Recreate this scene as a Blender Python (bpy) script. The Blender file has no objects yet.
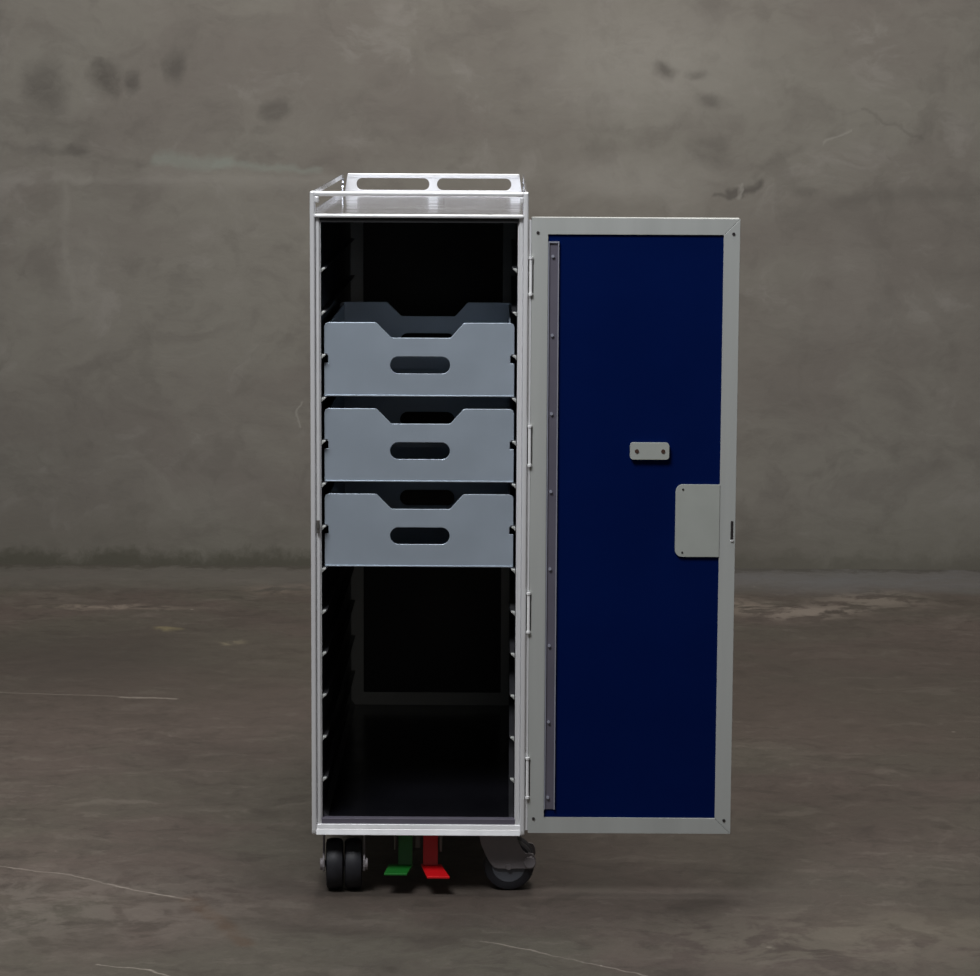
import bpy, bmesh, math
from mathutils import Vector, Matrix
S = bpy.context.scene
C = S.collection
PI = math.pi

# ------------------------------------------------------------ camera, world, lights, exposure
cd = bpy.data.cameras.new('camera')
cd.sensor_width = 36.0
cd.sensor_fit = 'HORIZONTAL'
cd.lens = 2925.8 * 36.0 / 980.0
cd.clip_end = 60
cam = bpy.data.objects.new('camera', cd)
C.objects.link(cam)
PITCH, YAW, ROLL = .1376, -.0051, .0050
fwd = Vector((math.sin(YAW) * math.cos(PITCH), math.cos(YAW) * math.cos(PITCH), -math.sin(PITCH)))
rt = Vector((math.cos(YAW), -math.sin(YAW), 0))
up = rt.cross(fwd)
rt2 = rt * math.cos(ROLL) + up * math.sin(ROLL)
up2 = -rt * math.sin(ROLL) + up * math.cos(ROLL)
M = Matrix((rt2, up2, -fwd)).transposed().to_4x4()
M.translation = Vector((.1202, -4.0471, 1.149))
cam.matrix_world = M
S.camera = cam

S.view_settings.view_transform = 'Standard'
S.view_settings.look = 'None'
S.view_settings.gamma = 1
S.view_settings.exposure = 0.0

w = bpy.data.worlds.new('world')
S.world = w
w.use_nodes = True
w.node_tree.nodes['Background'].inputs[0].default_value = (.88, .93, 1.0, 1)
w.node_tree.nodes['Background'].inputs[1].default_value = .055


def area(name, loc, target, sx, sy, power, col):
    l = bpy.data.lights.new(name, 'AREA')
    l.shape = 'RECTANGLE'
    l.size, l.size_y = sx, sy
    l.energy = power
    l.color = col
    o = bpy.data.objects.new(name, l)
    C.objects.link(o)
    o.location = loc
    o.rotation_euler = (Vector(target) - Vector(loc)).to_track_quat('-Z', 'Y').to_euler()
    return o


area('overhead_softbox', (.1, .10, 3.4), (.1, .1, 0), 1.4, 1.0, 56, (1, .965, .93))
area('front_overhead_softbox', (-.75, -1.7, 3.1), (.1, 0, .5), 1.1, .9, 84, (.95, .97, 1.0))
area('room_fill', (.9, -5.6, 1.7), (.1, 0, .6), 2.0, 1.6, 3.5, (1, .93, .86))
area('wall_softbox', (.2, 1.25, 3.3), (.1, 2.87, .75), 1.2, .8, 56, (1, .955, .91))


# ------------------------------------------------------------ helpers
def tag(o, label=None, cat=None, group=None, kind=None):
    for k, v in (('label', label), ('category', cat), ('group', group), ('kind', kind)):
        if v:
            o[k] = v
    return o


def obj(name, bm, mat, parent=None, loc=None, bevel=0, seg=2, smooth=0):
    bmesh.ops.recalc_face_normals(bm, faces=bm.faces)
    me = bpy.data.meshes.new(name)
    bm.to_mesh(me)
    bm.free()
    me.materials.append(mat)
    o = bpy.data.objects.new(name, me)
    C.objects.link(o)
    if parent:
        o.parent = parent
    if loc:
        o.location = loc
    if smooth:
        for p in me.polygons:
            p.use_smooth = True
        me.set_sharp_from_angle(angle=math.radians(smooth))
    if bevel:
        b = o.modifiers.new('bevel', 'BEVEL')
        b.width = bevel
        b.segments = seg
        b.limit_method = 'ANGLE'
        b.angle_limit = math.radians(50)
    return o


def box(bm, x0, x1, y0, y1, z0, z1):
    vs = [bm.verts.new((x, y, z)) for x in (x0, x1) for y in (y0, y1) for z in (z0, z1)]
    for f in ((0, 1, 3, 2), (4, 6, 7, 5), (0, 4, 5, 1), (2, 3, 7, 6), (0, 2, 6, 4), (1, 5, 7, 3)):
        bm.faces.new([vs[i] for i in f])
    return bm


def B(*boxes):
    bm = bmesh.new()
    for b in boxes:
        box(bm, *b)
    return bm


def plate(bm, outer, holes, plane, a, b):
    """flat sheet: outline with holes in 'xz' (thickness along y) / 'yz' (along x) / 'xy' (along z)"""
    def P(u, v, t):
        return {'xz': (u, t, v), 'yz': (t, u, v), 'xy': (u, v, t)}[plane]
    es = []
    for loop in [outer] + list(holes):
        vs = [bm.verts.new(P(u, v, a)) for u, v in loop]
        es += [bm.edges.new((vs[i], vs[(i + 1) % len(vs)])) for i in range(len(vs))]
    r = bmesh.ops.triangle_fill(bm, use_beauty=True, use_dissolve=False, edges=es)
    fs = [g for g in r['geom'] if isinstance(g, bmesh.types.BMFace)]
    e = bmesh.ops.extrude_face_region(bm, geom=fs)
    d = {'xz': (0, b - a, 0), 'yz': (b - a, 0, 0), 'xy': (0, 0, b - a)}[plane]
    bmesh.ops.translate(bm, verts=[g for g in e['geom'] if isinstance(g, bmesh.types.BMVert)], vec=d)
    return bm


def rrect(x0, x1, z0, z1, r, n=6, corners=(1, 1, 1, 1)):
    """rounded rectangle, corners in order lower-left, lower-right, upper-right, upper-left"""
    pts = []
    cs = ((x0, z0, PI, 1, 1), (x1, z0, 1.5 * PI, -1, 1), (x1, z1, 0, -1, -1), (x0, z1, .5 * PI, 1, -1))
    for (x, z, a, sx, sz), c in zip(cs, corners):
        if not c:
            pts.append((x, z))
            continue
        for i in range(n + 1):
            t = a + i * PI / 2 / n
            pts.append((x + sx * r + r * math.cos(t), z + sz * r + r * math.sin(t)))
    return pts


def cyl(bm, p, axis, r, h, n=24, r2=None):
    """cylinder centred at p along axis"""
    rot = {'x': Matrix.Rotation(PI / 2, 4, 'Y'), 'y': Matrix.Rotation(PI / 2, 4, 'X'), 'z': Matrix.Identity(4)}[axis]
    bmesh.ops.create_cone(bm, cap_ends=True, segments=n, radius1=r, radius2=r if r2 is None else r2, depth=h,
                          matrix=Matrix.Translation(p) @ rot)
    return bm


def lathe_x(bm, cx, prof, n=48):
    """closed profile [(x offset, radius)] turned about the x axis"""
    rings = []
    for i in range(n):
        a = 2 * PI * i / n
        rings.append([bm.verts.new((cx + x, r * math.cos(a), r * math.sin(a))) for x, r in prof])
    m = len(prof)
    for i in range(n):
        A_, B_ = rings[i], rings[(i + 1) % n]
        for j in range(m):
            k = (j + 1) % m
            bm.faces.new((A_[j], A_[k], B_[k], B_[j]))
    return bm


# ------------------------------------------------------------ materials
class NT:
    def __init__(s, name):
        s.m = bpy.data.materials.new(name)
        s.m.use_nodes = True
        s.t = s.m.node_tree
        s.b = s.t.nodes['Principled BSDF']

    def n(s, typ, **kw):
        nd = s.t.nodes.new(typ)
        for k, v in kw.items():
            setattr(nd, k, v)
        return nd

    def put(s, sock, v):
        if isinstance(v, bpy.types.NodeSocket):
            s.t.links.new(v, sock)
        else:
            sock.default_value = v

    def math(s, op, a, b=0.0, c=0.0, clamp=False):
        nd = s.n('ShaderNodeMath', operation=op, use_clamp=clamp)
        s.put(nd.inputs[0], a)
        s.put(nd.inputs[1], b)
        if op in ('MULTIPLY_ADD',):
            s.put(nd.inputs[2], c)
        return nd.outputs[0]

    def vmath(s, op, a, b=(0, 0, 0)):
        nd = s.n('ShaderNodeVectorMath', operation=op)
        s.put(nd.inputs[0], a)
        s.put(nd.inputs[1], b)
        return nd

    def noise(s, vec, scale, detail=5, rough=.55, dist=0.0):
        nd = s.n('ShaderNodeTexNoise')
        s.put(nd.inputs['Vector'], vec)
        nd.inputs['Scale'].default_value = scale
        nd.inputs['Detail'].default_value = detail
        nd.inputs['Roughness'].default_value = rough
        nd.inputs['Distortion'].default_value = dist
        return nd

    def ramp(s, v, a, b, lo=0.0, hi=1.0):
        nd = s.n('ShaderNodeMapRange', interpolation_type='SMOOTHSTEP')
        s.put(nd.inputs[0], v)
        for i, x in enumerate((a, b, lo, hi)):
            nd.inputs[i + 1].default_value = x
        return nd.outputs[0]

    def mix(s, f, a, b, mode='MIX'):
        nd = s.n('ShaderNodeMix', data_type='RGBA', blend_type=mode)
        s.put(nd.inputs['Factor'], f)
        s.put(nd.inputs['A'], a if isinstance(a, bpy.types.NodeSocket) else (*a, 1))
        s.put(nd.inputs['B'], b if isinstance(b, bpy.types.NodeSocket) else (*b, 1))
        return nd.outputs['Result']

    def seg(s, P, A, Bp, w0, w1):
        """mask: 1 within w0 of the segment A-B, 0 beyond w1"""
        AB = Vector(Bp) - Vector(A)
        L2 = max(AB.length_squared, 1e-9)
        d = s.vmath('SUBTRACT', P, A).outputs[0]
        t = s.vmath('DOT_PRODUCT', d, tuple(AB / L2)).outputs['Value']
        t = s.math('ADD', t, 0.0, clamp=True)
        pr = s.n('ShaderNodeVectorMath', operation='SCALE')
        pr.inputs[0].default_value = AB
        s.put(pr.inputs['Scale'], t)
        q = s.vmath('SUBTRACT', d, pr.outputs[0]).outputs[0]
        ln = s.vmath('LENGTH', q).outputs['Value']
        return s.ramp(ln, w0, w1, 1, 0)

    def blob(s, P, c, r):
        """soft elliptical patch"""
        d = s.vmath('SUBTRACT', P, c).outputs[0]
        d = s.vmath('MULTIPLY', d, tuple(1 / x for x in r)).outputs[0]
        ln = s.vmath('LENGTH', d).outputs['Value']
        return s.ramp(ln, .15, 1, 1, 0)


def simple(name, col, metal=0.0, rough=.5, var=.06, scale=40, stretch=(1, 1, 1), bump=0.0, spec=.5):
    T = NT(name)
    tc = T.n('ShaderNodeTexCoord').outputs['Object']
    mp = T.n('ShaderNodeMapping')
    mp.inputs['Scale'].default_value = stretch
    T.put(mp.inputs[0], tc)
    nz = T.noise(mp.outputs[0], scale, 4).outputs['Fac']
    f = T.ramp(nz, .3, .7)
    T.put(T.b.inputs['Base Color'], T.mix(f, tuple(c * (1 - var) for c in col), tuple(min(1, c * (1 + var)) for c in col)))
    T.put(T.b.inputs['Roughness'], T.ramp(nz, .3, .7, max(.02, rough - .04), rough + .04))
    T.b.inputs['Metallic'].default_value = metal
    T.b.inputs['Specular IOR Level'].default_value = spec
    if bump:
        bp = T.n('ShaderNodeBump')
        bp.inputs['Strength'].default_value = bump
        bp.inputs['Distance'].default_value = .001
        T.put(bp.inputs['Height'], nz)
        T.put(T.b.inputs['Normal'], bp.outputs[0])
    return T.m


alu = simple('anodised_aluminium', (.80, .80, .81), .32, .42, .03, 30, (1, 1, .05))
alu_door = simple('satin_door_aluminium', (.50, .515, .495), .30, .5, .03, 30, (1, 1, .05))
alu_top = simple('polished_top_sheet', (.58, .60, .66), .95, .16, .03, 12)
alu_plate = simple('grey_green_latch_plate', (.44, .46, .425), .2, .5, .02, 30)
tray_m = simple('blue_grey_tray_sheet', (.44, .51, .59), .45, .38, .04, 9)  # blue tint stands for bluish light reflected by the aluminium
blue = simple('navy_blue_laminate', (.0002, .0070, .062), 0, .5, .05, 6, spec=.04)
lining = simple('shade_darkened_lining', (.006, .006, .009), 0, .35, .1, 8, spec=.3)  # navy panel colour taken near black to stand for interior shade
floor_lining = simple('glossy_black_floor_sheet', (.006, .006, .008), 0, .22, .1, 8, spec=.35)
rail_m = simple('shade_darkened_metal', (.10, .10, .11), .7, .4, .05, 30)  # aluminium darkened in colour for the shade inside the carcass
strip_m = simple('dull_purple_grey_strip', (.14, .13, .165), .3, .5, .04, 20)
steel = simple('bright_steel', (.80, .80, .80), .55, .32, .03, 60)
screw_m = simple('dark_screw', (.05, .045, .045), .6, .5, .05, 60)
rust_m = simple('brownish_screw', (.10, .055, .04), .5, .5, .1, 60)
rubber = simple('black_rubber', (.014, .014, .018), 0, .55, .12, 60, bump=.2)
fork_m = simple('warm_grey_caster_plastic', (.21, .19, .195), .1, .5, .05, 30)
hub_m = simple('dark_grey_hub', (.10, .105, .12), .1, .5, .05, 30)
green_m = simple('green_pedal_plastic', (.010, .14, .018), 0, .4, .04, 40)
red_m = simple('red_pedal_plastic', (.62, .006, .010), 0, .38, .04, 40)
hinge_m = simple('hinge_knuckle', (.92, .92, .92), .1, .3, .02, 60)  # near-white so the knuckle carries its highlight in the colour
strip_edge = simple('strip_edge', (.34, .35, .42), .3, .45, .03, 30)
gasket = simple('black_gasket', (.012, .012, .014), 0, .6, .1, 40)
bracket_m = simple('dull_zinc_bracket', (.15, .14, .13), .5, .5, .05, 40)


def wall_mat():
    T = NT('smeared_grey_concrete_wall')
    P0 = T.n('ShaderNodeTexCoord').outputs['Object']
    wob = T.noise(P0, 9, 4, .6).outputs['Color']
    wob = T.vmath('SUBTRACT', wob, (.5, .5, .5)).outputs[0]
    P = T.vmath('ADD', P0, T.vmath('MULTIPLY', wob, (.10, 0, .06)).outputs[0]).outputs[0]
    P = T.vmath('MULTIPLY', P, (1, 0, 1)).outputs[0]
    st = T.vmath('MULTIPLY', P, (1, 1, 1.5)).outputs[0]
    big = T.noise(st, 1.6, 6, .6, .6).outputs['Fac']
    mid = T.noise(st, 4.5, 7, .66, .6).outputs['Fac']
    blot = T.noise(T.vmath('ADD', P, (3.7, 0, 1.9)).outputs[0], 9, 5, .62, .3).outputs['Fac']
    fine = T.noise(T.vmath('MULTIPLY', P, (1, 1, 1.8)).outputs[0], 24, 5, .65).outputs['Fac']
    col = T.mix(T.ramp(big, .34, .66), (.158, .143, .126), (.186, .176, .152))
    col = T.mix(T.ramp(mid, .48, .68, 0, .5), col, (.125, .113, .100))
    col = T.mix(T.ramp(mid, .30, .46, .55, 0), col, (.230, .216, .195))
    col = T.mix(T.ramp(blot, .52, .68, 0, .38), col, (.120, .110, .096))
    col = T.mix(T.ramp(fine, .4, .75, 0, .14), col, (.11, .10, .088))
    dirt = T.noise(P, 30, 5, .7).outputs['Fac']
    rag = T.ramp(T.noise(P, 16, 4, .7).outputs['Fac'], .36, .58, .6, 1)

    def mul(m, k):
        return T.math('MULTIPLY', m, k)

    def spot(c, r, k, colr):
        nonlocal col
        col = T.mix(mul(mul(T.blob(P, (c[0], 0, c[1]), (r[0], 1, r[1])), k), rag), col, colr)

    def line(a, b, w0, w1, k, colr):
        nonlocal col
        col = T.mix(mul(T.seg(P, (a[0], 0, a[1]), (b[0], 0, b[1]), w0, w1), k), col, colr)

    dark, pale = (.085, .077, .068), (.25, .238, .212)
    # dark stains, upper left
    spot((-.815, 1.155), (.05, .065), .8, (.07, .062, .054))
    spot((-.757, 1.15), (.026, .045), .8, dark)
    spot((-.83, 1.19), (.03, .02), .6, dark)
    spot((-.90, .99), (.05, .02), .7, dark)
    spot((-.97, .99), (.05, .03), .45, dark)
    line((-1.1, 1.0), (-.70, .955), 0, .012, .18, dark)
    line((-.95, .92), (-.86, .925), 0, .02, .3, pale)
    line((-1.05, .915), (-.30, .925), 0, .014, .18, pale)
    spot((-.965, 1.13), (.07, .10), .7, dark)
    spot((-.92, 1.04), (.14, .05), .3, dark)
    spot((-.655, 1.185), (.05, .06), .8, dark)
    spot((-.43, 1.085), (.04, .035), .7, dark)
    spot((-1.0, .25), (.35, .28), .25, dark)  # broad soft darker area at lower left
    # pale greenish skim mark
    line((-.70, .966), (-.53, .960), .002, .022, .55, (.215, .235, .205))
    line((-.56, .960), (-.33, .945), .0, .014, .5, (.215, .235, .205))
    line((-.72, .925), (-.30, .915), .0, .045, .30, pale)
    spot((-.88, .68), (.10, .16), .35, pale)
    line((-.92, .90), (-.91, .62), 0, .02, .18, pale)
    # rough patch above the door
    spot((.45, 1.20), (.38, .20), .6, pale)
    spot((.42, .93), (.30, .08), .5, pale)
    spot((.49, 1.18), (.045, .03), .75, dark)
    spot((.57, 1.17), (.04, .02), .5, dark)
    spot((.60, 1.11), (.06, .03), .55, dark)
    line((.60, .886), (.66, .888), 0, .008, .6, dark)
    line((.64, .895), (.72, .915), 0, .016, .8, dark)
    line((.95, 1.09), (1.10, 1.03), 0, .006, .28, dark)
    line((.90, .88), (1.25, .90), 0, .03, .3, dark)
    spot((.60, .99), (.07, .05), .5, dark)
    line((.70, .93), (.80, 1.0), 0, .015, .22, dark)
    spot((.83, .895), (.04, .02), .5, dark)
    line((.655, .885), (.66, .915), 0, .006, .7, pale)
    line((.86, 1.01), (.93, 1.045), 0, .006, .6, pale)
    line((.30, .93), (.56, .88), 0, .05, .22, pale)
    line((-.37, .40), (-.365, .33), 0, .005, .7, pale)
    spot((.95, .72), (.10, .12), .22, pale)
    spot((1.0, .60), (.30, .10), .2, pale)
    # grime along the foot of the wall
    z = T.n('ShaderNodeSeparateXYZ')
    T.put(z.inputs[0], P)
    zz = z.outputs['Z']
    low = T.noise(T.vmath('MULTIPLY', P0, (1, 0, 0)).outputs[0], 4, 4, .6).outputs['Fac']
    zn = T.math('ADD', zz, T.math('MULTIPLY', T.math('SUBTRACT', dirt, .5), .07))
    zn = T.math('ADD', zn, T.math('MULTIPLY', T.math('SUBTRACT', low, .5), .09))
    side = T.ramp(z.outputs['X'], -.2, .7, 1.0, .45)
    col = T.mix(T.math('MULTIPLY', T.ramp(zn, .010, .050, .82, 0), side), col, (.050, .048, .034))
    col = T.mix(T.ramp(zn, .03, .20, .35, 0), col, (.105, .098, .076))
    T.put(T.b.inputs['Base Color'], col)
    T.b.inputs['Roughness'].default_value = .75
    T.b.inputs['Specular IOR Level'].default_value = .25
    bp = T.n('ShaderNodeBump')
    bp.inputs['Strength'].default_value = .15
    bp.inputs['Distance'].default_value = .008
    T.put(bp.inputs['Height'], T.math('ADD', mid, T.math('MULTIPLY', fine, .3)))
    T.put(T.b.inputs['Normal'], bp.outputs[0])
    return T.m


def floor_mat():
    T = NT('worn_brown_concrete_floor')
    P0 = T.n('ShaderNodeTexCoord').outputs['Object']
    wob = T.noise(P0, 7, 5, .65).outputs['Color']
    wob = T.vmath('SUBTRACT', wob, (.5, .5, .5)).outputs[0]
    P = T.vmath('ADD', P0, T.vmath('MULTIPLY', wob, (.10, .16, 0)).outputs[0]).outputs[0]
    P = T.vmath('MULTIPLY', P, (1, 1, 0)).outputs[0]
    big = T.noise(P, 1.1, 6, .6, .6).outputs['Fac']
    hue = T.noise(T.vmath('ADD', P, (5.1, 2.3, 0)).outputs[0], 1.9, 5, .6, .4).outputs['Fac']
    mid = T.noise(P, 3.8, 8, .68, .6).outputs['Fac']
    fine = T.noise(P, 17, 7, .72, .3).outputs['Fac']
    grit = T.noise(P0, 60, 3, .7).outputs['Fac']
    streak = T.noise(T.vmath('MULTIPLY', P, (1, 2.4, 1)).outputs[0], 7, 8, .72, .5).outputs['Fac']
    col = T.mix(T.ramp(hue, .40, .60), (.104, .086, .077), (.096, .092, .076))
    col = T.mix(T.ramp(big, .38, .62, .42, 0), col, (.066, .056, .050))
    col = T.mix(T.ramp(mid, .49, .70, 0, .62), col, (.058, .049, .042))
    col = T.mix(T.ramp(mid, .27, .43, .62, 0), col, (.156, .140, .126))
    col = T.mix(T.ramp(fine, .48, .72, 0, .55), col, (.048, .041, .036))
    col = T.mix(T.ramp(fine, .26, .42, .5, 0), col, (.170, .155, .140))
    col = T.mix(T.ramp(grit, .3, .75, 0, .25), col, (.05, .043, .038))
    col = T.mix(T.ramp(streak, .52, .66, 0, .55), col, (.050, .043, .037))
    col = T.mix(T.ramp(streak, .34, .46, .40, 0), col, (.150, .138, .122))
    # small pale flecks
    vo = T.n('ShaderNodeTexVoronoi')
    T.put(vo.inputs['Vector'], P0)
    vo.inputs['Scale'].default_value = 9
    gate = T.noise(P0, 5, 2).outputs['Fac']
    fl = T.math('MULTIPLY', T.ramp(vo.outputs['Distance'], .015, .05, 1, 0), T.ramp(gate, .58, .64))
    col = T.mix(T.math('MULTIPLY', fl, .7), col, (.30, .28, .25))

    def spot(c, r, k, colr):
        nonlocal col
        col = T.mix(T.math('MULTIPLY', T.blob(P, (c[0], c[1], 0), (r[0], r[1], 1)), k), col, colr)

    def line(pts, w0, w1, k, colr, Q=P):
        nonlocal col
        for a, b in zip(pts, pts[1:]):
            m = T.seg(Q, (a[0], a[1], 0), (b[0], b[1], 0), w0, w1)
            col = T.mix(T.math('MULTIPLY', T.math('MULTIPLY', m, T.ramp(fine, .3, .55, .25, 1)), k), col, colr)

    wob2 = T.vmath('MULTIPLY', wob, (.02, .05, 0)).outputs[0]
    Q = T.vmath('MULTIPLY', T.vmath('ADD', P0, wob2).outputs[0], (1, 1, 0)).outputs[0]
    pale = (.34, .32, .29)
    dark = (.045, .038, .032)
    # hairline cracks filled with pale dust
    line([(-1.2, 1.42), (-.835, 1.39), (-.58, 1.353)], .0, .008, .35, pale, Q)
    line([(-.60, 1.352), (-.50, 1.338)], .0, .010, .7, pale, Q)
    line([(-.80, .20), (-.622, .151), (-.528, .115), (-.384, .017), (-.322, -.023)], .0, .0035, .55, pale, Q)
    line([(-.45, .065), (-.384, .017), (-.345, -.010)], .0, .004, .7, pale, Q)
    line([(-.41, -.33), (-.34, -.36), (-.28, -.42)], .0, .0035, .6, pale, Q)
    line([(.09, -.215), (.18, -.27), (.25, -.319), (.36, -.40)], .0, .003, .55, pale, Q)
    # brown curved stain and darker smears in front
    line([(-.322, -.023), (-.278, -.112), (-.225, -.24)], .004, .022, .55, (.085, .055, .036), Q)
    line([(-.24, -.12), (-.10, -.17), (.05, -.21), (.20, -.18)], .0, .04, .35, dark, Q)
    spot((-.45, -.22), (.12, .07), .45, dark)
    spot((.52, -.25), (.10, .05), .35, dark)
    spot((-.30, .85), (.25, .25), .25, dark)
    spot((.80, 1.2), (.5, .5), .25, (.07, .055, .043))
    spot((1.05, .9), (.3, .4), .25, (.06, .05, .04))
    spot((.75, -.15), (.35, .14), .3, (.14, .13, .10))
    # paler scuffs near the wall
    rag = T.ramp(T.noise(P0, 13, 5, .7, .5).outputs['Fac'], .42, .56)

    def patch(c, r, k, colr):
        nonlocal col
        m = T.math('MULTIPLY', T.blob(P, (c[0], c[1], 0), (r[0], r[1], 1)), rag)
        col = T.mix(T.math('MULTIPLY', m, k), col, colr)
    patch((.78, 2.30), (.20, .16), .8, (.24, .215, .19))
    patch((.95, 2.45), (.20, .20), .7, (.22, .20, .175))
    patch((.60, 2.38), (.16, .14), .7, (.22, .19, .165))
    patch((-.38, 2.56), (.16, .12), .5, (.20, .165, .14))
    patch((-.75, 2.30), (.25, .05), .7, (.24, .21, .18))
    patch((-.60, 2.04), (.04, .05), .8, (.24, .215, .12))
    patch((-.44, 1.90), (.04, .05), .8, (.26, .24, .17))
    patch((-.50, -.05), (.45, .30), .45, (.17, .155, .14))
    patch((.55, -.20), (.45, .22), .5, (.16, .15, .125))
    patch((-.95, .75), (.35, .30), .35, (.15, .135, .12))
    spot((.0, 1.6), (2.2, .80), .50, (.058, .050, .042))  # broad darker area across the far floor
    spot((-.75, 1.75), (.40, .45), .45, (.045, .041, .036))  # darker area at far left
    # washed strip along the wall, bluish to the right
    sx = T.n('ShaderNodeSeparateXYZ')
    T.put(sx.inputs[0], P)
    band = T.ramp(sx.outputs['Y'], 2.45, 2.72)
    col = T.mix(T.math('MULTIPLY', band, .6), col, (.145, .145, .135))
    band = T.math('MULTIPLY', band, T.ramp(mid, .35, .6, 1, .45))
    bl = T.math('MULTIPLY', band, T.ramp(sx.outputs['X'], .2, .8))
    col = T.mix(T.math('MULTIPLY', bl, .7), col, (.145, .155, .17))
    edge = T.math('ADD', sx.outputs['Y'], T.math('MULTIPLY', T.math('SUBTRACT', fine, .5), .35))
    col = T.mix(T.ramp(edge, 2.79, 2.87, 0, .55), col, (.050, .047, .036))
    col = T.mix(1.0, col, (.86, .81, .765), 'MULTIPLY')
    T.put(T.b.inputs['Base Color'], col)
    T.put(T.b.inputs['Roughness'], T.ramp(mid, .3, .7, .5, .7))
    T.b.inputs['Specular IOR Level'].default_value = .3
    bp = T.n('ShaderNodeBump')
    bp.inputs['Strength'].default_value = .3
    bp.inputs['Distance'].default_value = .008
    T.put(bp.inputs['Height'], T.math('ADD', mid, T.math('MULTIPLY', fine, .4)))
    T.put(T.b.inputs['Normal'], bp.outputs[0])
    return T.m


# ------------------------------------------------------------ setting
WY = 2.87
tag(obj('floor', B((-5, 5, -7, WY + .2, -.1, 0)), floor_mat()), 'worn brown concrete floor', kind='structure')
tag(obj('wall_back', B((-5, 5, WY, WY + .2, 0, 4.2)), wall_mat()), 'smeared grey concrete wall', kind='structure')

# ------------------------------------------------------------ the trolley
tr = bpy.data.objects.new('galley_trolley', None)
C.objects.link(tr)
tag(tr, 'tall narrow aluminium trolley with its navy blue door swung open to the right', 'trolley')

HW = .151                                                     # half width
ZB, ZT, D = .0906, .9665, .80
# carcass
for s in (-1, 1):
    a, b = sorted((s * .1365, s * .150))
    obj('side_panel', B((a, b, .006, D, ZB + .004, ZT - .001)), alu, tr)
    a, b = sorted((s * .1365, s * .1355))
    obj('side_lining', B((a, b, .012, .772, .1135, .9560)), lining, tr)
    # front upright with a stepped face, running up to the rail
    bm = B((*sorted((s * .1440, s * HW)), -.002, .016, ZB, 1.0),
           (*sorted((s * .1375, s * .1438)), .003, .016, ZB + .004, ZT - .002))
    obj('front_upright', bm, alu, tr, bevel=.0022, seg=3)
obj('top_panel', B((-.150, .150, .004, D, .9605, ZT)), alu_top, tr)
obj('top_front_lip', B((-.1445, .1445, -.003, .004, .9640, .9690)), alu, tr, bevel=.0018)
obj('door_gasket', B((-.1375, .1375, 0.002, .012, .9575, .9638)), gasket, tr)
obj('base_panel', B((-.150, .150, .004, D, ZB, .111)), alu, tr)
obj('interior_floor', B((-.1355, .1355, .016, .772, .111, .1132)), floor_lining, tr)
bm = plate(bmesh.new(), [(.014, ZB), (-.0036, ZB), (-.0040, .0912), (-.0010, .0984), (-.0002, .0987), (-.0002, .0993), (.0016, .1052),
                         (.016, .1060), (.016, ZB)], [], 'yz', -.1445, .1445)
obj('sill', B((-.1375, .1375, .0035, .016, .1055, .1135)), strip_m, tr, bevel=.0008)
obj('bottom_front_rail', bm, alu, tr, bevel=.0004)
for s in (-1, 1):
    bm = bmesh.new()
    x0, x1 = s * .1355, s * .1285
    plate(bm, [(x0, .1132), (x1, .1132), (x0, .1215)], [], 'xz', .016, .770)
    obj('corner_strip', bm, rail_m, tr)
    cyl_b = bmesh.new()
    cyl(cyl_b, (s * .1478, -.0015, .0955), 'y', .0026, .002, 16)
    obj('corner_screw', cyl_b, steel, tr, smooth=40)

# rear door, shut; framed like the front one, its navy panel darkened for interior shade
fr = bmesh.new()
plate(fr, [(-.1375, .111), (.1375, .111), (.1375, .960), (-.1375, .960)],
      [[(-.115, .134), (.115, .134), (.115, .937), (-.115, .937)]], 'xz', .775, .8)
rd = obj('rear_door', fr, alu_door, tr)
obj('door_panel', B((-.116, .116, .780, .795, .133, .938)), lining, rd)

# guard rail round the top
RT = 1.0
bm = bmesh.new()
x0, x1 = -.1455, .1455
holes = [rrect(-.1265, -.0068, .9735, .9932, .0095, 7), rrect(.0060, .1280, .9735, .9932, .0095, 7)]
plate(bm, [(x0, ZT), (x1, ZT), (x1, .9720), (x1 - .0045, RT), (x0 + .0045, RT), (x0, .9720)], holes, 'xz', .788, .7925)
obj('rear_guard_rail', bm, alu, tr, bevel=.0006)
bm = B((x0 + .005, x1 - .005, .7870, .797, .9940, RT + .0005))
obj('rear_rail_lip', bm, alu, tr, bevel=.001)
for s in (-1, 1):
    bm = bmesh.new()
    plate(bm, [(.016, ZT), (.79, ZT), (.79, RT), (.016, RT)], [rrect(.030, .765, .9735, .9932, .0095, 7)],
          'yz', s * .1470, s * .1490)
    obj('side_guard_rail', bm, alu_top, tr)
obj('front_guard_rail', B((-.1445, .1445, -.002, .006, .9932, RT)), alu, tr, bevel=.0028, seg=4)
for s in (-1, 1):
    obj('rail_bracket', B((*sorted((s * .1385, s * .1445)), -.002, .008, .9845, .9932)), alu, tr, bevel=.0015)

# runners: thirteen ledges on each side wall
me_src = {}
for s in (-1, 1):
    bm = bmesh.new()
    a, b = s * .1355, s * .1285
    plate(bm, [(a, -.0042), (a, .0035), (b, .0035), (b, .0018), (a + (b - a) * .45, .0005)], [], 'xz', .012, .765)
    first = obj('runner', bm, rail_m, tr, loc=(0, 0, .8916))
    tb = plate(bmesh.new(), [(a, -.0038), (a, .0024), (a + (b - a) * .72, .0033), (a + (b - a) * .8, .0012), (a + (b - a) * .4, -.0006)], [], 'xz', .004, .0118)
    tip = obj('runner_end', tb, alu_door, first, bevel=.0008)  # paler colour stands for front light on the runner tip
    tag(tip, 'pale runner end standing for front-lit metal')
    for k in range(1, 13):
        o = first.copy()
        o.location = (0, 0, .8916 - .0602 * k)
        C.objects.link(o)
        t = tip.copy()
        C.objects.link(t)
        t.parent = o

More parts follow.
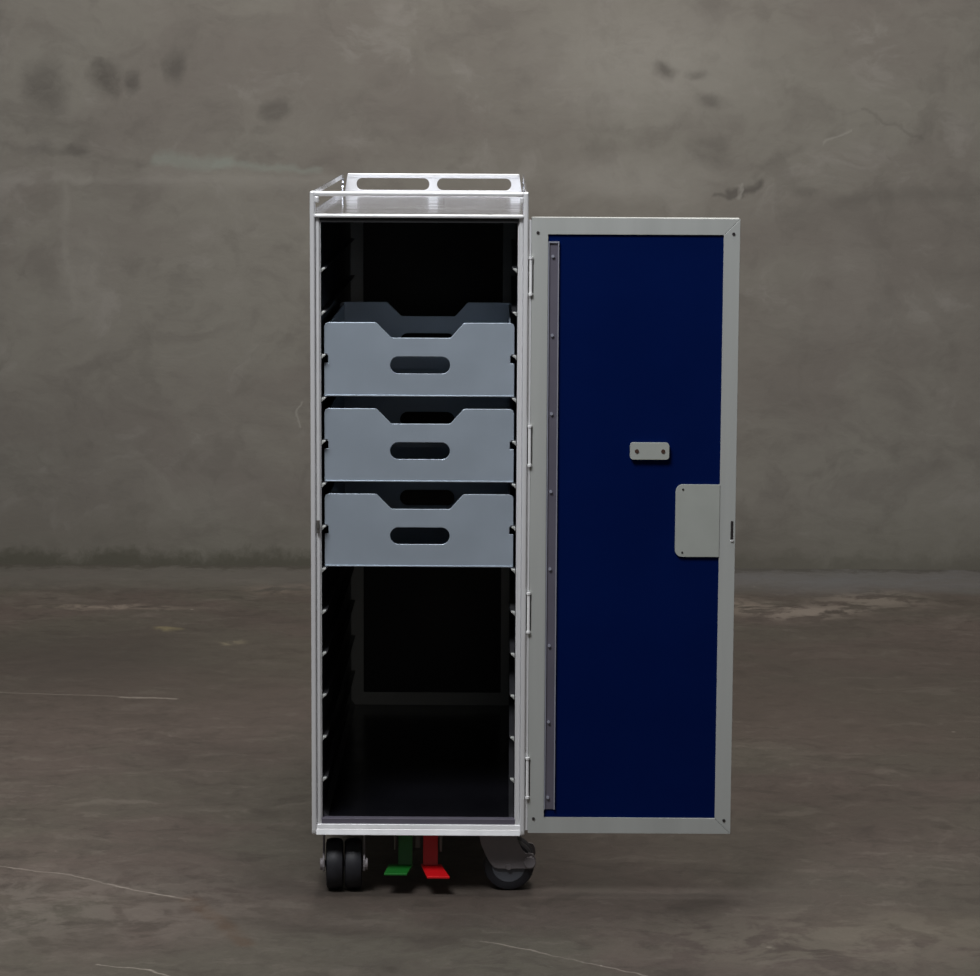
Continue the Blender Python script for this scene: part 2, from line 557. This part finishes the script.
# keeper on the left upright
bm = B((-.1425, -.1385, -.003, .003, .524, .538))
cyl(bm, (-.1405, -.002, .536), 'z', .0022, .012, 12)
obj('latch_keeper', bm, bracket_m, tr, bevel=.0006)

# ------------------------------------------------------------ the open door
DX0, DX1, DZ0, DZ1, FW = .1555, .4430, .0947, .9650, .0225
bm = bmesh.new()
o_ = [(DX0, DZ0), (DX1, DZ0), (DX1, DZ1), (DX0, DZ1)]
i_ = [(DX0 + FW, DZ0 + FW), (DX1 - FW, DZ0 + FW), (DX1 - FW, DZ1 - FW), (DX0 + FW, DZ1 - FW)]
# four mitred lengths, a hair apart so the joints read
for k in range(4):
    a, b = o_[k], o_[(k + 1) % 4]
    c, d = i_[(k + 1) % 4], i_[k]
    ux, uz = (b[0] - a[0]), (b[1] - a[1])
    L = math.hypot(ux, uz)
    ux, uz = ux / L, uz / L
    g, h = (.0002 if a[0] > .3 else 0), (.0002 if b[0] > .3 else 0)      # only the free-edge joints have opened
    plate(bm, [(a[0] + ux * g, a[1] + uz * g), (b[0] - ux * h, b[1] - uz * h), (c[0] - ux * h, c[1] - uz * h), (d[0] + ux * g, d[1] + uz * g)], [], 'xz', 0, .034)
bmesh.ops.remove_doubles(bm, verts=bm.verts, dist=1e-5)
door = obj('door', bm, alu_door, tr, bevel=.0005)
tag(door, 'open door with pale aluminium frame and navy blue inner face')
obj('door_panel', B((DX0 + FW - .002, DX1 - FW + .002, .003, .030, DZ0 + FW - .002, DZ1 - FW + .002)), blue, door)
bm = bmesh.new()
plate(bm, [(.1785, .003), (.1785, -.0005), (.1800, -.0005), (.1803, .0016), (.1915, .0016), (.1918, -.001), (.1935, -.001), (.1935, .003)],
      [], 'xy', .129, .931)
st = obj('hinge_side_strip', bm, strip_m, door)
obj('strip_edge', B((.1919, .1934, -.0014, -.0008, .129, .931), (.1786, .1799, -.0009, -.0004, .129, .931)), strip_edge, st)  # paler slivers painting the highlight along the strip edges
obj('strip_end', B((.1785, .1935, -.001, .003, .9305, .9325)), strip_edge, st)
sc = obj('screw', cyl(bmesh.new(), (0, 0, 0), 'y', .0021, .0024, 14, .0021), strip_edge, st, loc=(.1849, -.0002, .9122))
for k in range(1, 8):
    o = sc.copy()
    C.objects.link(o)
    o.location = (.1849 - .0002 * k, -.0002, .9122 - .1094 * k)
first = None
for x, z in ((.1640, .9445), (.4340, .9440), (.1635, .1155), (.4335, .1145)):
    if first is None:
        first = obj('frame_screw', cyl(bmesh.new(), (0, 0, 0), 'y', .0022, .002, 14), screw_m, door, loc=(x, 0, z))
    else:
        o = first.copy()
        C.objects.link(o)
        o.location = (x, 0, z)
obj('hinge_leaf', B((.1512, .1551, .0025, .008, .098, .962)), alu, door)
# hinges
for z0, z1 in ((.8585, .911), (.620, .677), (.3835, .4410), (.1455, .2045)):
    bm = bmesh.new()
    cyl(bm, (.1545, -.0015, (z0 + z1) / 2), 'z', .0022, z1 - z0 - .004, 16)
    cyl(bm, (.1545, -.0020, z0 + .0012), 'z', .0030, .003, 16)
    cyl(bm, (.1545, -.0020, z1 - .0012), 'z', .0030, .003, 16)
    hg = obj('hinge', bm, hinge_m, door, smooth=40)
    obj('hinge_shade_strip', B((.1563, .1582, -.0004, .003, z0 + .003, z1 - .003), (.1511, .1530, -.0006, .004, z0 + .003, z1 - .003)), screw_m, hg)  # dark strips put in for the shaded gaps beside the knuckle
# small catch plate and the latch cover
bm = plate(bmesh.new(), rrect(.2943, .3489, .6303, .6537, .0045), [], 'xz', -.004, .003)
cp = obj('catch_plate', bm, alu_plate, door, bevel=.001)
for x in (.3038, .3404):
    obj('screw', cyl(bmesh.new(), (x, -.0042, .6420), 'y', .0029, .0014, 16), rust_m, cp, smooth=40)
bm = plate(bmesh.new(), rrect(.3588, .4205, .4930, .5950, .010, 8, (1, 0, 0, 1)), [], 'xz', -.001, .003)
lc = obj('latch_cover', bm, alu_plate, door, bevel=.0012)
for z in (.4995, .5885):
    obj('rivet', cyl(bmesh.new(), (.3690, -.0014, z), 'y', .0014, .001, 12), screw_m, lc)
# bolt slot at the free edge
obj('bolt_slot', B((.4362, .4402, -.0006, .004, .5175, .5440)), screw_m, door, bevel=.0008)
obj('bolt_tip', B((.4362, .4408, -.0016, .004, .5140, .5172)), steel, door, bevel=.0008)

# ------------------------------------------------------------ casters
R = .0368
COVER = [(-.043, .0849), (-.040, .0700), (-.0330, .0530), (-.0265, .0415), (-.0210, .0355), (-.0150, .0338),
         (.0330, .0338), (.0372, .0362), (.0390, .0420), (.0378, .0510), (.0350, .0560), (.0300, .0572), (.0240, .0570),
         (.0190, .0620), (.0150, .0700), (.0120, .0780), (.0110, .0849)]
tyre_prof = [(-.0125, .024), (-.0125, .0300), (-.0108, .0346), (-.0060, R - .0005), (0, R), (.0060, R - .0005), (.0108, .0346),
             (.0125, .0300), (.0125, .024)]


def caster(cx, cy, rot, label):
    """origin under the wheel centre; axle along local x, nose of the cover towards local -y"""
    bm = bmesh.new()
    for s in (-1, 1):
        plate(bm, [(-u, z) for u, z in COVER], [], 'yz', s * .0275, s * .0303)
        cyl(bm, (s * .0315, -.0300, .0440), 'x', .0085, .0050, 20)
    box(bm, -.0303, .0303, -.0105, .042, .0810, .0848)
    cyl(bm, (0, .017, .0870), 'z', .020, .0064, 28)
    cyl(bm, (0, 0, R), 'x', .005, .062, 16)
    f = obj('caster', bm, fork_m, tr, loc=(cx, cy, 0), bevel=.0009)
    f.rotation_euler = (0, 0, rot)
    tag(f, label)
    for s in (-1, 1):
        bm = lathe_x(bmesh.new(), s * .0134, tyre_prof)
        w = obj('wheel', bm, rubber, f, loc=(0, 0, R), smooth=50)
        bm = cyl(bmesh.new(), (s * .0134, 0, 0), 'x', .0246, .0252, 40)
        obj('wheel_hub', bm, hub_m, f, loc=(0, 0, R), smooth=40, bevel=.0015)
    obj('axle_bolt', cyl(bmesh.new(), (.0306, 0, .0432), 'x', .0024, .0022, 6), screw_m, f)
    return f


caster(-.1077, .044, .05, 'grey forked caster with twin black wheels facing forward')
caster(.1290, .060, PI / 2, 'grey caster turned sideways')
caster(-.1077, .720, PI, 'grey rear caster')
caster(.1077, .720, PI, 'grey rear caster')

# ------------------------------------------------------------ pedals under the front edge


def pedal(name, mat, front, back, zf, zb, stem, label):
    bm = bmesh.new()
    t = .0032
    fv = [(front[0], -.001, zf), (front[1], -.001, zf), (back[1], .045, zb), (back[0], .045, zb)]
    top = [bm.verts.new(v) for v in fv]
    bot = [bm.verts.new((v[0], v[1], v[2] - t)) for v in fv]
    bm.faces.new(top)
    bm.faces.new(bot[::-1])
    for i in range(4):
        j = (i + 1) % 4
        bm.faces.new((top[i], bot[i], bot[j], top[j]))
    prof = [(.041, zb - t), (.047, zb - t), (.058, .0700), (.058, ZB), (.052, ZB), (.052, .0700), (.041, zb)]
    plate(bm, prof, [], 'yz', stem[0], stem[1])
    return tag(obj(name, bm, mat, tr, bevel=.0008), label)


pedal('release_pedal', green_m, (-.0485, -.0158), (-.0432, -.0087), .0345, .0362, (-.0300, -.0095), 'green foot pedal')
pedal('brake_pedal', red_m, (.0127, .0450), (.0028, .0318), .0302, .0362, (.0058, .0270), 'red foot pedal')
obj('pedal_bracket', B((-.0360, -.0335, .040, .075, .058, ZB), (-.0060, .0010, .062, .070, .055, ZB),
                       (.0295, .0330, .040, .075, .056, ZB), (-.0360, .0330, .072, .075, .070, ZB),
                       ), bracket_m, tr, bevel=.0005)

# ------------------------------------------------------------ the three trays


def make_tray(z, label):
    root = bpy.data.objects.new('tray', None)
    C.objects.link(root)
    root.location = (0, .015, z)
    tag(root, label, 'tray', 'perforated metal trays in the trolley')
    W_, H_, Dp = .1325, .1035, .385

    def outline():
        w, nz = W_, .0530
        return [(-w, 0), (w, 0), (w, nz - .006), (w - .0055, nz - .006), (w - .0055, nz + .004), (w, nz + .006),
                (w, H_ - .006), (w - .0015, H_ - .002), (w - .0055, H_), (.0640, H_), (.0615, H_ - .0010), (.0440, H_ - .0205),
                (.0415, H_ - .0213), (-.0375, H_ - .0213), (-.0395, H_ - .0205), (-.0590, H_ - .0010), (-.0615, H_),
                (-w + .0055, H_), (-w + .0015, H_ - .002), (-w, H_ - .006), (-w, nz + .006), (-w + .0055, nz + .004),
                (-w + .0055, nz - .006), (-w, nz - .006)]
    hole = rrect(-.0405, .0430, .0322, .0560, .01185, 10)
    for nm, y in (('front_panel', 0), ('rear_panel', Dp - .0022)):
        bm = plate(bmesh.new(), outline(), [hole], 'xz', y, y + .0022)
        obj(nm, bm, tray_m, root, bevel=.0007)
    for s in (-1, 1):
        a, b = s * .1268, s * .1250
        bm = plate(bmesh.new(), [(.0022, .0018), (Dp - .0022, .0018), (Dp - .0022, H_ - .002), (.0022, H_ - .002)], [], 'yz', a, b)
        obj('side_panel', bm, tray_m, root)
    obj('tray_base', B((-.1322, .1322, .0022, Dp - .0022, .0002, .0018)), tray_m, root)
    obj('folded_edge', B((-.1315, .1315, -.0012, 0, .0002, .0022)), tray_m, root, bevel=.0005)
    return root


def copy_tree(o, parent=None):
    c = o.copy()
    C.objects.link(c)
    c.parent = parent
    for ch in [x for x in bpy.data.objects if x.parent == o]:
        copy_tree(ch, c)
    return c


t0 = make_tray(.8916 - .0602 * 3 + .0037, 'blue-grey metal tray, topmost of the three, below the empty upper space')
for k, lab in ((5, 'blue-grey metal tray, the middle one of the three stacked in the trolley'),
               (7, 'blue-grey metal tray, lowest of the three, above the empty lower space')):
    t = copy_tree(t0)
    t.location = (0, .015, .8916 - .0602 * k + .0037)
    t['label'] = lab
